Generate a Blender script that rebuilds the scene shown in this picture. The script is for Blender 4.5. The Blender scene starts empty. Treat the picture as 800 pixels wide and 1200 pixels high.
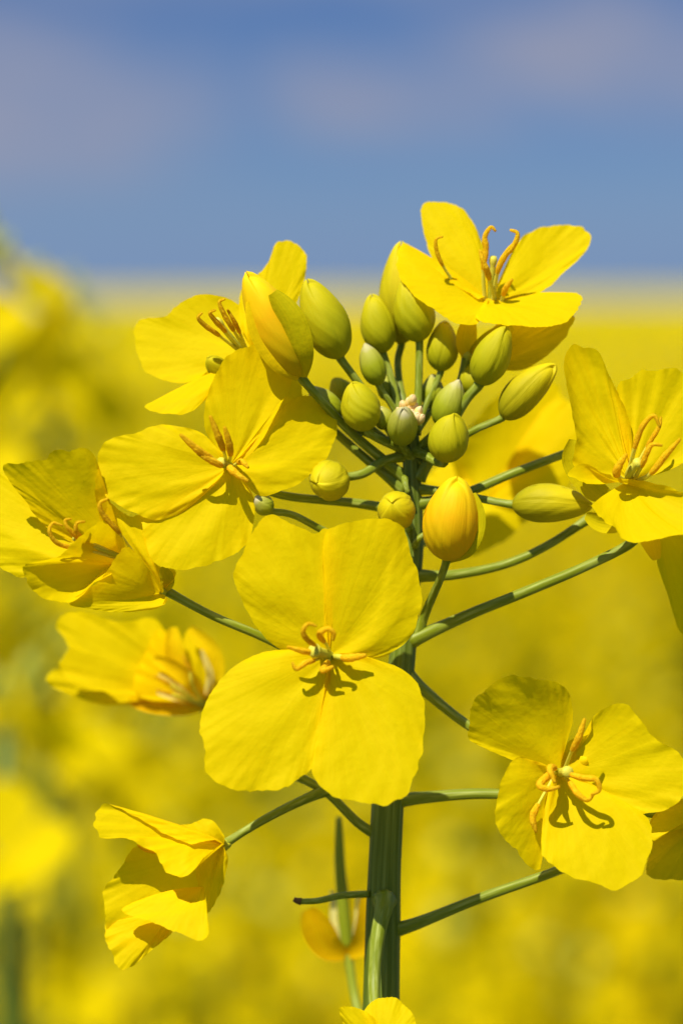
import bpy, math, random
import numpy as np
from math import sin, cos, pi, radians, exp

# ------------------------------------------------------------------ camera, sky, sun, exposure
sc = bpy.context.scene
COL = sc.collection
LENS, SENS_W = 100.0, 24.0
CAM_H = 1.25
PITCH = radians(4.35)
U = 0.225 * SENS_W / LENS / 800.0          # metres per unit: the plant is modelled in units of 0.0675 mm
DIST = 0.225 / U                            # camera to the plant, same units
cam_d = bpy.data.cameras.new('camera'); cam = bpy.data.objects.new('camera', cam_d); COL.objects.link(cam)
cam.location = (0, 0, CAM_H); cam.rotation_euler = (pi/2 - PITCH, 0, 0)
cam_d.sensor_fit = 'HORIZONTAL'; cam_d.sensor_width = SENS_W; cam_d.lens = LENS
cam_d.clip_start = 0.01; cam_d.clip_end = 20000
cam_d.dof.use_dof = True; cam_d.dof.focus_distance = (DIST + 20) * U
cam_d.dof.aperture_fstop = 17.5
sc.camera = cam

SUN_EL, SUN_AZ = radians(54), radians(-150)    # azimuth clockwise from +Y: behind the camera, to its left
w = bpy.data.worlds.new('World'); sc.world = w; w.use_nodes = True
nt = w.node_tree; nt.nodes.clear()
def N(t, typ, **kw):
    n = t.nodes.new(typ)
    for k, v in kw.items(): setattr(n, k, v)
    return n
sky = N(nt, 'ShaderNodeTexSky'); sky.sky_type = 'NISHITA'; sky.sun_disc = False
sky.sun_elevation = SUN_EL; sky.sun_rotation = SUN_AZ
sky.altitude = 0; sky.air_density = 0.75; sky.dust_density = 0.0; sky.ozone_density = 4.0
# thin high cloud in two soft banks low over the horizon, pinkish grey, broken by noise
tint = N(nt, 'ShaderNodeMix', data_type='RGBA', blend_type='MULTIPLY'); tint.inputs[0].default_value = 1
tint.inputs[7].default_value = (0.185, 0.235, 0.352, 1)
L = nt.links.new
tc = N(nt, 'ShaderNodeTexCoord')
no = N(nt, 'ShaderNodeTexNoise'); no.inputs['Scale'].default_value = 14; no.inputs['Detail'].default_value = 4
L(tc.outputs['Generated'], no.inputs['Vector'])
vm = N(nt, 'ShaderNodeVectorMath', operation='MULTIPLY_ADD'); vm.inputs[1].default_value = (.07, .07, .035)
sb = N(nt, 'ShaderNodeVectorMath', operation='SUBTRACT'); sb.inputs[1].default_value = (.5, .5, .5)
L(no.outputs['Color'], sb.inputs[0]); L(sb.outputs[0], vm.inputs[0]); L(tc.outputs['Generated'], vm.inputs[2])
tot = None
for (cx_, cz_, rx_, rz_, am) in ((.020, .070, .075, .024, .85), (.095, .084, .085, .030, .95), (-.115, .066, .085, .042, 1.0), (-.02, .118, .16, .016, .6), (.28, .06, .11, .02, .8), (-.38, .08, .16, .03, .7), (.1, .22, .3, .04, .6), (-.25, .3, .3, .05, .6)):
    mp = N(nt, 'ShaderNodeMapping'); mp.inputs['Location'].default_value = (-cx_/rx_, 0, -cz_/rz_); mp.inputs['Scale'].default_value = (1/rx_, 0, 1/rz_)
    ln_ = N(nt, 'ShaderNodeVectorMath', operation='LENGTH'); mr = N(nt, 'ShaderNodeMapRange', interpolation_type='SMOOTHERSTEP')
    mr.inputs['From Min'].default_value = 1.25; mr.inputs['From Max'].default_value = .1; mr.inputs['To Max'].default_value = am
    L(vm.outputs[0], mp.inputs[0]); L(mp.outputs[0], ln_.inputs[0]); L(ln_.outputs['Value'], mr.inputs['Value'])
    if tot is None: tot = mr.outputs[0]
    else:
        mxn = N(nt, 'ShaderNodeMath', operation='MAXIMUM'); L(tot, mxn.inputs[0]); L(mr.outputs[0], mxn.inputs[1]); tot = mxn.outputs[0]
n5 = N(nt, 'ShaderNodeTexNoise'); n5.inputs['Scale'].default_value = 1; n5.inputs['Detail'].default_value = 6; n5.inputs['Roughness'].default_value = .6
m5 = N(nt, 'ShaderNodeMapping'); m5.inputs['Scale'].default_value = (22, 22, 70); m5.inputs['Rotation'].default_value = (0, radians(10), 0); L(tc.outputs['Generated'], m5.inputs[0]); L(m5.outputs[0], n5.inputs['Vector'])
r5 = N(nt, 'ShaderNodeMapRange'); r5.inputs['From Min'].default_value = .33; r5.inputs['From Max'].default_value = .62; r5.inputs['To Min'].default_value = .45; r5.inputs['To Max'].default_value = 1.05; L(n5.outputs['Fac'], r5.inputs['Value'])
mm5 = N(nt, 'ShaderNodeMath', operation='MULTIPLY', use_clamp=True); L(tot, mm5.inputs[0]); L(r5.outputs[0], mm5.inputs[1]); tot = mm5.outputs[0]
cl = N(nt, 'ShaderNodeMix', data_type='RGBA'); cl.inputs[7].default_value = (1.80, 1.94, 2.66, 1)
bg = N(nt, 'ShaderNodeBackground'); bg.inputs['Strength'].default_value = 0.1
ow = N(nt, 'ShaderNodeOutputWorld')
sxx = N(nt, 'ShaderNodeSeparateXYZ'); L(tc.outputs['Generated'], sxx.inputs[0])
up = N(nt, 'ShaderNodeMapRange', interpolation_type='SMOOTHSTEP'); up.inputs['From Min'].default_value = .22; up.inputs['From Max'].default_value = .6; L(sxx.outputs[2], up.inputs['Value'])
tm = N(nt, 'ShaderNodeMix', data_type='RGBA'); tm.inputs[6].default_value = (0.185, 0.235, 0.352, 1); tm.inputs[7].default_value = (1.9, 1.7, 1.45, 1)   # upper sky out of view, brightened to add fill light in the shade
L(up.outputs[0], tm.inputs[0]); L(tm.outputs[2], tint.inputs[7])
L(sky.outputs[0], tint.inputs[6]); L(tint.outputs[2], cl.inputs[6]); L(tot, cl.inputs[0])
sx = N(nt, 'ShaderNodeSeparateXYZ'); L(tc.outputs['Generated'], sx.inputs[0])
hz = N(nt, 'ShaderNodeMapRange', interpolation_type='SMOOTHSTEP'); hz.inputs['From Min'].default_value = .055; hz.inputs['From Max'].default_value = .0; hz.inputs['To Max'].default_value = .9
L(sx.outputs[2], hz.inputs['Value']); dm = N(nt, 'ShaderNodeMix', data_type='RGBA'); dm.inputs[7].default_value = (1.12, 1.72, 2.95, 1)   # distant blue-grey air low over the field
L(hz.outputs[0], dm.inputs[0]); L(cl.outputs[2], dm.inputs[6])
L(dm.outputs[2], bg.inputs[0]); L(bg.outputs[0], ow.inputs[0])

sun_d = bpy.data.lights.new('sun', 'SUN'); sun_d.energy = 4.2; sun_d.angle = radians(0.53); sun_d.color = (1, .95, .86)
sun = bpy.data.objects.new('sun', sun_d); COL.objects.link(sun); sun.location = (-3, -5, 9)
sun.rotation_euler = (pi/2 - SUN_EL, 0, -SUN_AZ + pi)

sc.view_settings.view_transform = 'Standard'; sc.view_settings.look = 'None'
sc.view_settings.gamma = 1; sc.view_settings.exposure = 0.72; sc.view_settings.use_curve_mapping = False
sc.render.engine = 'CYCLES'
sc.cycles.use_denoising = True
sc.cycles.max_bounces = 12; sc.cycles.transmission_bounces = 10; sc.cycles.diffuse_bounces = 8
sc.cycles.sample_clamp_indirect = 4

# ------------------------------------------------------------------ helpers
CP, SP = cos(PITCH), sin(PITCH)
def W(x, y, d):
    """plant units (x right, y down, d beyond the plane of the flower head) to the world"""
    z = DIST + d
    a = (x - 400) / DIST * z; b = (600 - y) / DIST * z
    return (a*U, (z*CP + b*SP)*U, CAM_H + (b*CP - z*SP)*U)

def mesh_obj(name, verts, faces, mats, parent=None, uvs=None, midx=None, world=False, org=None):
    """verts in plant units (or world metres); origin at org"""
    V = np.array(verts, dtype=float)
    if not world:
        z = DIST + V[:, 2]; a = (V[:, 0]-400)/DIST*z; b = (600-V[:, 1])/DIST*z
        V = np.stack([a*U, (z*CP+b*SP)*U, CAM_H+(b*CP-z*SP)*U], 1)
    o3 = np.array(org if org is not None else V[0])
    me = bpy.data.meshes.new(name)
    me.from_pydata((V-o3).tolist(), [], faces); me.validate()
    if not isinstance(mats, (list, tuple)): mats = [mats]
    for m in mats: me.materials.append(m)
    me.polygons.foreach_set('use_smooth', [True]*len(me.polygons))
    if midx is not None: me.polygons.foreach_set('material_index', midx)
    if uvs is not None:
        ul = me.uv_layers.new(name='UVMap')
        li = np.empty(len(me.loops), dtype=np.int32); me.loops.foreach_get('vertex_index', li)
        ul.data.foreach_set('uv', np.array(uvs, dtype=np.float32)[li].ravel())
    me.update()
    ob = bpy.data.objects.new(name, me); COL.objects.link(ob)
    ob['_w'] = o3.tolist()
    if parent is not None:
        ob.parent = parent; ob.location = o3 - np.array(parent['_w'])
    else: ob.location = o3
    return ob

def crom(P, n):
    """Catmull-Rom through points, n samples"""
    P = np.array(P, dtype=float); P = np.vstack([2*P[0]-P[1], P, 2*P[-1]-P[-2]])
    m = len(P)-3; seg = np.linalg.norm(P[2:-1]-P[1:-2], axis=1); cum = np.concatenate([[0], np.cumsum(seg)])
    out = []
    for k in range(n):
        s = cum[-1]*k/(n-1); i = min(int(np.searchsorted(cum, s, 'right'))-1, m-1); i = max(i, 0)
        t = (s-cum[i])/max(seg[i], 1e-9); a, b, c, e = P[i:i+4]
        out.append(0.5*((2*b)+(-a+c)*t+(2*a-5*b+4*c-e)*t*t+(-a+3*b-3*c+e)*t**3))
    return np.array(out)

def noise1(seed, k):
    r = random.Random(seed); ph = [(r.uniform(0, 6.28), r.uniform(.6, 1.4)) for _ in range(5)]
    return lambda s: sum(sin(s*k*(1.0+.83*i)*q+p)/(1+i*.55) for i, (p, q) in enumerate(ph))/2.0

def frames(C):
    T = np.gradient(C, axis=0); T /= np.linalg.norm(T, axis=1)[:, None]+1e-9
    up = np.array([0, 0, 1.0]) if abs(T[0][2]) < .8 else np.array([0, 1.0, 0])
    A = []; a = np.cross(T[0], up); a /= np.linalg.norm(a)
    for t in T:
        a = a - t*np.dot(a, t); a /= np.linalg.norm(a)+1e-9; A.append(a.copy())
    A = np.array(A); return T, A, np.cross(T, A)

def tube_geo(path, r0, r1=None, n=24, k=10, rf=None, ridge=0, nr=5):
    """swept tube as (verts, faces, uvs)"""
    C = crom(path, n); T, A, B = frames(C); r1 = r0 if r1 is None else r1
    V, F, UV = [], [], []
    for i in range(n):
        t = i/(n-1); r = rf(t) if rf else r0+(r1-r0)*t
        for j in range(k):
            th = 2*pi*j/k; rr = r*(1+ridge*cos(nr*th))
            V.append(C[i]+rr*(cos(th)*A[i]+sin(th)*B[i])); UV.append((j/k, t))
    for i in range(n-1):
        for j in range(k):
            a = i*k+j; b = i*k+(j+1) % k; F.append((a, b, b+k, a+k))
    for e, ring in ((0, 0), (n-1, (n-1)*k)):
        c = len(V); V.append(C[e]); UV.append((.5, e/(n-1)))
        for j in range(k): F.append((c, ring+(j+1) % k, ring+j) if e == 0 else (c, ring+j, ring+(j+1) % k))
    return V, F, UV

# ------------------------------------------------------------------ materials
def ramp(t, stops):
    r = N(t, 'ShaderNodeValToRGB'); e = r.color_ramp.elements
    while len(e) < len(stops): e.new(.5)
    for x, (p, c) in zip(e, stops): x.position = p; x.color = (*c, 1)
    return r
def new_mat(name):
    m = bpy.data.materials.new(name); m.use_nodes = True; t = m.node_tree; t.nodes.clear()
    return m, t, N(t, 'ShaderNodeOutputMaterial')

def petal_mat(name, c1, c2, trans=.54, vein=.14, rough=.6, tcol=None):
    m, t, out = new_mat(name); L = t.links.new
    uv = N(t, 'ShaderNodeUVMap'); mp = N(t, 'ShaderNodeMapping'); mp.inputs['Scale'].default_value = (26, 1.4, 1)
    n1 = N(t, 'ShaderNodeTexNoise'); n1.inputs['Scale'].default_value = 1.0; n1.inputs['Detail'].default_value = 3; n1.inputs['Distortion'].default_value = .9
    tc = N(t, 'ShaderNodeTexCoord'); n2 = N(t, 'ShaderNodeTexNoise'); n2.inputs['Scale'].default_value = 230; n2.inputs['Detail'].default_value = 4
    n3 = N(t, 'ShaderNodeTexNoise'); n3.inputs['Scale'].default_value = 2600; n3.inputs['Detail'].default_value = 2
    L(uv.outputs[0], mp.inputs[0]); L(mp.outputs[0], n1.inputs['Vector']); L(tc.outputs['Object'], n2.inputs['Vector']); L(tc.outputs['Object'], n3.inputs['Vector'])
    mx = N(t, 'ShaderNodeMath', operation='MULTIPLY_ADD'); mx.inputs[1].default_value = .5; L(n1.outputs['Fac'], mx.inputs[0])
    hm = N(t, 'ShaderNodeMath', operation='MULTIPLY'); hm.inputs[1].default_value = .5; L(n2.outputs['Fac'], hm.inputs[0]); L(hm.outputs[0], mx.inputs[2])
    cr = ramp(t, [(.33, c1), (.6, c2)]); L(mx.outputs[0], cr.inputs[0])
    bp = N(t, 'ShaderNodeBump'); bp.inputs['Strength'].default_value = vein; bp.inputs['Distance'].default_value = .00022; L(n1.outputs['Fac'], bp.inputs['Height'])
    b2 = N(t, 'ShaderNodeBump'); b2.inputs['Strength'].default_value = .35; b2.inputs['Distance'].default_value = .00008; L(n3.outputs['Fac'], b2.inputs['Height']); L(bp.outputs[0], b2.inputs['Normal'])
    b3 = N(t, 'ShaderNodeBump'); b3.inputs['Strength'].default_value = .5; b3.inputs['Distance'].default_value = .0006; L(n2.outputs['Fac'], b3.inputs['Height']); L(b3.outputs[0], bp.inputs['Normal'])
    pr = N(t, 'ShaderNodeBsdfPrincipled'); pr.inputs['Roughness'].default_value = rough; pr.inputs['Specular IOR Level'].default_value = .04
    tr = N(t, 'ShaderNodeBsdfTranslucent'); ms = N(t, 'ShaderNodeMixShader'); ms.inputs[0].default_value = trans
    L(cr.outputs[0], pr.inputs['Base Color']); L(b2.outputs[0], pr.inputs['Normal']); L(bp.outputs[0], tr.inputs['Normal'])
    if tcol: tr.inputs[0].default_value = (*tcol, 1)
    else: L(cr.outputs[0], tr.inputs[0])
    L(pr.outputs[0], ms.inputs[1]); L(tr.outputs[0], ms.inputs[2]); L(ms.outputs[0], out.inputs[0])
    return m

def skin_mat(name, stops, scale=(3, 1.5), rough=.42, spec=.4, trans=.12, patch=None, nscale=700, bump=.3, vmix=.75):
    """colour runs along the length (UV v) and breaks up with noise"""
    m, t, out = new_mat(name); L = t.links.new
    uv = N(t, 'ShaderNodeUVMap'); sp = N(t, 'ShaderNodeSeparateXYZ'); L(uv.outputs[0], sp.inputs[0])
    tc = N(t, 'ShaderNodeTexCoord'); n2 = N(t, 'ShaderNodeTexNoise'); n2.inputs['Scale'].default_value = nscale; n2.inputs['Detail'].default_value = 4
    L(tc.outputs['Object'], n2.inputs['Vector'])
    a = N(t, 'ShaderNodeMath', operation='MULTIPLY_ADD'); a.inputs[1].default_value = vmix; L(sp.outputs[1], a.inputs[0])
    h = N(t, 'ShaderNodeMath', operation='MULTIPLY'); h.inputs[1].default_value = 1-vmix; L(n2.outputs['Fac'], h.inputs[0]); L(h.outputs[0], a.inputs[2])
    cr = ramp(t, stops); L(a.outputs[0], cr.inputs[0]); colout = cr.outputs[0]
    mp = N(t, 'ShaderNodeMapping'); mp.inputs['Scale'].default_value = (scale[0]*6, scale[1], 1); L(uv.outputs[0], mp.inputs[0])
    n3 = N(t, 'ShaderNodeTexNoise'); n3.inputs['Scale'].default_value = 1.5; n3.inputs['Detail'].default_value = 3; L(mp.outputs[0], n3.inputs['Vector'])
    if patch:
        r2 = ramp(t, [(.45, (0, 0, 0)), (.75, (1, 1, 1))]); L(n3.outputs['Fac'], r2.inputs[0])
        mm = N(t, 'ShaderNodeMix', data_type='RGBA'); mm.inputs[7].default_value = (*patch, 1)
        L(r2.outputs[0], mm.inputs[0]); L(colout, mm.inputs[6]); colout = mm.outputs[2]
    bp = N(t, 'ShaderNodeBump'); bp.inputs['Strength'].default_value = bump; bp.inputs['Distance'].default_value = .00015; L(n3.outputs['Fac'], bp.inputs['Height'])
    pr = N(t, 'ShaderNodeBsdfPrincipled'); pr.inputs['Roughness'].default_value = rough; pr.inputs['Specular IOR Level'].default_value = spec
    L(colout, pr.inputs['Base Color']); L(bp.outputs[0], pr.inputs['Normal'])
    tr = N(t, 'ShaderNodeBsdfTranslucent'); L(colout, tr.inputs[0]); ms = N(t, 'ShaderNodeMixShader'); ms.inputs[0].default_value = trans
    L(pr.outputs[0], ms.inputs[1]); L(tr.outputs[0], ms.inputs[2]); L(ms.outputs[0], out.inputs[0])
    return m

PETAL = petal_mat('petal_yellow', (.88, .64, .0005), (.92, .69, .001))
PETAL_OLD = petal_mat('petal_orange', (.80, .40, .001), (.88, .56, .001))
SEPAL = petal_mat('sepal_yellow_green', (.46, .40, .003), (.60, .48, .003), trans=.3, vein=.3, rough=.4)
SEPAL_Y = petal_mat('sepal_yellow', (.72, .50, .002), (.82, .58, .003), trans=.3, vein=.3, rough=.38)
BUD = skin_mat('bud_green', [(.1, (.25, .27, .003)), (.4, (.44, .41, .004)), (.75, (.60, .51, .004)), (1, (.72, .58, .015))], rough=.55, spec=.14, trans=.3, vmix=.55, nscale=420)
BUD_Y = skin_mat('bud_ripe', [(.1, (.26, .26, .004)), (.4, (.46, .39, .004)), (.8, (.74, .60, .004)), (1, (.82, .64, .01))], rough=.55, spec=.14, trans=.3, vmix=.55, nscale=420)
BUD_T = skin_mat('bud_young', [(.1, (.20, .24, .004)), (.5, (.34, .36, .008)), (.78, (.46, .44, .06)), (.95, (.68, .58, .42))], rough=.5, spec=.2, trans=.2)
BUD_O = skin_mat('bud_orange', [(.12, (.42, .40, .003)), (.35, (.72, .50, .002)), (.56, (.88, .50, .002)), (.78, (.90, .66, .003))], rough=.55, spec=.12, trans=.3, nscale=250, vmix=.6)
TINY = skin_mat('bud_tiny', [(.1, (.50, .46, .04)), (.5, (.80, .60, .12)), (.85, (.90, .64, .30))], rough=.5, spec=.3)
STEM = skin_mat('stem_green', [(.1, (.075, .105, .003)), (.9, (.10, .14, .004))], scale=(2.5, 3), rough=.5, spec=.25, trans=0, patch=(.22, .27, .05), bump=.6, vmix=.5)
PED = skin_mat('pedicel_green', [(.05, (.15, .19, .006)), (.95, (.21, .24, .008))], scale=(1, 4), rough=.45, spec=.22, trans=.08, patch=(.34, .38, .07), vmix=.5)
FIL = skin_mat('filament', [(.1, (.80, .76, .10)), (.9, (.90, .76, .03))], trans=.35, spec=.15)
ANTH = skin_mat('anther', [(.25, (.88, .48, .004)), (.5, (.93, .58, .008)), (.75, (.95, .68, .02))], trans=.42, rough=.9, bump=1, nscale=5200, spec=.05, vmix=.1, scale=(2, 14))
PIST = skin_mat('pistil', [(.1, (.48, .48, .02)), (.9, (.70, .62, .06))], trans=.2, spec=.2)
WHITE = petal_mat('withered_pale', (.86, .74, .16), (.92, .82, .28))
POD = skin_mat('pod_green', [(.1, (.26, .32, .01)), (.9, (.34, .38, .02))], trans=.3)
BROWN = skin_mat('withered_tip', [(.1, (.12, .08, .02)), (.9, (.16, .07, .03))], rough=.7, spec=.2)

# ------------------------------------------------------------------ the plant in front
STEM_D = 110
stem_path = [(481, 498, STEM_D), (482, 560, STEM_D), (483, 640, STEM_D+2), (477, 700, STEM_D+3), (470, 780, STEM_D+2), (457, 900, STEM_D), (451, 1000, STEM_D),
             (448, 1100, STEM_D), (446, 1200, STEM_D), (440, 1500, STEM_D), (410, 2600, STEM_D+60), (380, 5000, STEM_D+100)]
root = bpy.data.objects.new('rapeseed_plant', None); COL.objects.link(root)
gx, gy, gz = W(*stem_path[-1]); root.location = (gx, gy, 0.0); root['_w'] = [gx, gy, 0.0]
root['label'] = 'sharp rapeseed plant in front with open yellow flowers, green buds and a dark green stem'
root['category'] = 'flowering plant'
# finish the stem down to the ground
def world_to_units(x, y, z):
    dy, dz = y, z-CAM_H; zz = (dy*CP - dz*SP)/U; b = (dy*SP + dz*CP)/U; a = x/U
    return (400+a/zz*DIST, 600-b/zz*DIST, zz-DIST)
stem_w = [W(*p) for p in stem_path] + [(gx, gy, .6), (gx, gy, .3), (gx, gy, -.02)]
def stem_r(t):
    L_ = t*1.3/U   # rough arc length in units from the top
    pts = [(0, 9), (60, 11), (250, 15), (420, 19), (700, 21.5), (2000, 36), (18000, 75), (30000, 90)]
    for (a, ra), (b, rb) in zip(pts, pts[1:]):
        if L_ <= b: return (ra+(rb-ra)*(L_-a)/(b-a))
    return 90
Cw = np.array(stem_w); Ctop = crom(Cw[:9], 60); Cbot = crom(Cw[8:], 16)
C = np.vstack([Ctop, Cbot[1:]]); T, A, B = frames(C)
arc = np.concatenate([[0], np.cumsum(np.linalg.norm(np.diff(C, axis=0), axis=1))])/U
V, F, UV = [], [], []; K = 40
for i in range(len(C)):
    L_ = arc[i]; r = stem_r(L_*U/1.3)*U
    for j in range(K):
        th = 2*pi*j/K; rr = r*(1+.026*cos(7*th+.8+.0008*L_)+.03*cos(3*th+L_*.002)+.012*sin(L_*.021)+.01*sin(L_*.055+2*th))
        V.append(C[i]+rr*(cos(th)*A[i]+sin(th)*B[i])); UV.append((j/K, L_/1200))
for i in range(len(C)-1):
    for j in range(K):
        a = i*K+j; b = i*K+(j+1) % K; F.append((a, b, b+K, a+K))
c = len(V); V.append(C[0]); UV.append((.5, 0)); F += [(c, (j+1) % K, j) for j in range(K)]
stem = mesh_obj('stem', V, F, STEM, root, UV, world=True, org=C[-1])

def petal(parent, base, outline, g=(0, 0), arch=0, ruf=2.2, mat=PETAL, seed=0, name='petal', cor=1.0, curl=0, d0=None, ns=110, nr=32, jag=.014):
    """a thin curved blade fanning from its base to a spline outline; g tilts it in depth, arch bows it, ruf crimps its rim"""
    bx, by, bd = base; d0 = bd if d0 is None else d0
    P = [(p[0], p[1], d0 + g[0]*(p[0]-bx) + g[1]*(p[1]-by) + (p[2] if len(p) > 2 else 0)) for p in outline]
    O = crom(P, ns); Bv = np.array(base, dtype=float)
    e1 = O[ns//4]-Bv; e2 = O[3*ns//4]-Bv; n = np.cross(e1, e2); n /= np.linalg.norm(n)+1e-9
    if n[2] > 0: n = -n                                   # towards the viewer
    span = np.linalg.norm(O-Bv, axis=1).max()
    f1 = noise1(seed*7+1, 14); f2 = noise1(seed*7+2, 30); f3 = noise1(seed*7+3, 55); f4 = noise1(seed*7+5, 6)
    V, F, UV = [], [], []
    for i in range(nr+1):
        r = i/nr
        for j in range(ns):
            s = j/(ns-1); o = Bv+(O[j]-Bv)*(1+jag*f2(s)+jag*.55*f3(s*1.6)+jag*.9*f1(s*.6))
            p = Bv+(o-Bv)*r
            disp = arch*sin(pi*r**.85) + ruf*(r**4)*f1(s) + cor*span/100*(r**2.2)*f3(s)*.22 + span*.022*f4(s+r*.25)*sin(pi*min(r, .96))
            disp += span*.006*f2(s*.7+r*.3)*r*r
            disp += ruf*.55*(r**9)*f3(s*1.3)
            if r > .8: disp += curl*((r-.8)/.2)**2
            V.append(p+n*disp); UV.append((s*span/110+seed*.37, r))
    for i in range(nr):
        for j in range(ns-1):
            a = i*ns+j; F.append((a, a+1, a+1+ns, a+ns))
    return mesh_obj(name, V, F, mat, parent, UV)

def stamen(parent, path, a=.55, rf=2.1, ra=4.4, name='stamen'):
    """filament and a long curled anther; a = where the anther starts"""
    def rr(t):
        if t < a-.04: return rf*(.95-.3*t)
        u = (t-a+.04)/(1-a+.04); return max(.8, .92*ra*(1+.035*sin(t*47)+.03*sin(t*31+ra))*(sin(pi*min(1, .12+u*.80))**.5)*(1.05-.35*u))
    b0 = path[0][2]; path = [(x, y, b0+(d-b0)*1.4) for x, y, d in path]
    n = 64; V, F, UV = tube_geo(path, 1, n=n, k=12, rf=rr, ridge=0)
    mi = []
    for f in F: mi.append(1 if UV[f[0]][1] >= a-.03 else 0)
    return mesh_obj(name, V, F, [FIL, ANTH], parent, UV, mi)

def pistil(parent, path, r=4):
    V, F, UV = tube_geo(path, r, n=20, k=10, rf=lambda t: r*(.9 if t < .8 else .9+.35*sin(pi*(t-.8)/.2)))
    return mesh_obj('pistil', V, F, PIST, parent, UV)

def flower(c, r=9, mat=PIST, label=None, name='flower'):
    """the receptacle: a small knobbly ball of nectaries that carries petals, sepals, stamens"""
    V, F, UV = [], [], []; nu, nv = 14, 8
    for i in range(nv+1):
        for j in range(nu):
            ph = pi*i/nv; th = 2*pi*j/nu; q = r*(1+.12*cos(4*th)*sin(ph))
            V.append((c[0]+q*sin(ph)*cos(th), c[1]+q*sin(ph)*sin(th), c[2]-q*1.1*cos(ph))); UV.append((j/nu, i/nv))
    for i in range(nv):
        for j in range(nu):
            a = i*nu+j; b = i*nu+(j+1) % nu; F.append((a, b, b+nu, a+nu))
    o = mesh_obj(name, V, F, mat, root, UV, org=W(*c))
    if label: o['label'] = label
    return o

def pedicel(parent, path, r0=5.5, r1=5.0, mat=PED, name='pedicel'):
    V, F, UV = tube_geo(path, r0, r1, n=40, k=14, ridge=.03, rf=lambda t: (r0*1.06+(r1*.90-r0*1.06)*t)*(1+.55*exp(-t*11)+.35*exp(-(1-t)*16)))
    return mesh_obj(name, V, F, mat, parent, UV)

def blade(parent, path, wdt, mat=SEPAL, name='sepal', cup=.5, face=(0, 0, -1), seed=0):
    """narrow boat-shaped sepal along a path"""
    n, k = 22, 9; C = crom(path, n); T = np.gradient(C, axis=0); T /= np.linalg.norm(T, axis=1)[:, None]
    fc = np.array(face, float); V, F, UV = [], [], []
    for i in range(n):
        t = i/(n-1); s = np.cross(T[i], fc); s /= np.linalg.norm(s)+1e-9; nn = np.cross(s, T[i]); wd = wdt*.5*(max(0, sin(pi*(t*.88+.07)))**.6)*(.75+.35*t)
        for j in range(k):
            u = -1+2*j/(k-1); V.append(C[i]+s*u*wd+nn*(cup*wd*u*u)); UV.append((u*.3+seed, t))
    for i in range(n-1):
        for j in range(k-1):
            a = i*k+j; F.append((a, a+1, a+1+k, a+k))
    return mesh_obj(name, V, F, mat, parent, UV)

def calyx(parent, c, axis, ln=60, spread=30, wd=22, mat=SEPAL_Y, rot=.4):
    """four spreading sepals behind an open flower, c = base, axis = unit-ish direction the flower faces"""
    a = np.array(axis, float); a /= np.linalg.norm(a); h = np.array([1, 0, 0.]) - a*a[0]; h /= np.linalg.norm(h); v = np.cross(a, h); c = np.array(c, float)
    for q in range(4):
        th = rot+q*pi/2; dr = cos(th)*h+sin(th)*v
        blade(parent, [c, c+a*ln*.35+dr*spread*.35, c+a*ln*.7+dr*spread*.75, c+a*ln*.85+dr*spread*1.25], wd, mat, face=tuple(-dr+a*.2), cup=-.4, seed=q)

def bud(base, tip, wd, mat=BUD, ped=None, pr=4.6, seed=0, bend=0, parent=None, name='bud', rot=None, tipsharp=1.0, label=None, groove=.05, pedmat=PED):
    """closed bud: four sepals folded round the petals, seams and tips showing; the pedicel hangs under it"""
    b = np.array(base, float); t_ = np.array(tip, float); ax = t_-b; ln = np.linalg.norm(ax); ax /= ln
    h = np.cross(ax, (0, 0, 1.0)); h /= np.linalg.norm(h)+1e-9; v = np.cross(ax, h)
    rnd = random.Random(seed+11); rot = rnd.uniform(0, 1.5) if rot is None else rot; fw = noise1(seed+5, 5)
    n, k = 36, 96; V, F, UV = [], [], []
    sm = lambda x: 1/(1+exp(-max(-30, min(30, x))))
    for i in range(n+1):
        t = i/n; tt = t**.92; prof = (max(0, sin(pi*tt))**.50)*(1.0-.16*t*tipsharp) if 0 < i < n else (.16 if i == 0 else .03)
        prof = max(prof, .03); off = bend*sin(pi*t); tw = rot+.14*sin(t*3+seed)
        wide = .5+.10*sin(pi*t)*(1 if t < .8 else .6)           # outer sepals a little wider than the inner pair
        for j in range(k+1):
            u = 4*j/k; th = tw+pi/2*u; ph = (u % 2)              # outer sepal centred on ph = 0, inner on ph = 1
            dd = abs(ph if ph < 1 else 2-ph)
            outer = sm((wide-dd)*34); mid = exp(-(min(dd, 1-dd)/.10)**2)
            r = wd*.495*prof*(1+groove*(outer-.5)*min(1, t*6)+.010*mid+.016*fw(t*2+j/k*6.283)-.02*exp(-((dd-wide-.05)/.05)**2)*min(1, t*6))
            ext = ln*max(0, (t-.72)/.28)**1.5*(.035*outer+.03*(1-dd)*outer-.01)
            V.append(b+ax*(ln*t+ext)+h*(cos(th)*r+off)+v*sin(th)*r); UV.append((u, t))
    kk = k+1
    for i in range(n):
        for j in range(k):
            a = i*kk+j; F.append((a, a+1, a+1+kk, a+kk))
    o = mesh_obj(name, V, F, mat, parent or root, UV, org=W(*b))
    if ped:
        pedicel(o, ped+[tuple(b-ax*3), tuple(b+ax*4)], pr, pr*.95, mat=pedmat)
    if label: o['label'] = label
    return o

S = STEM_D
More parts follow.
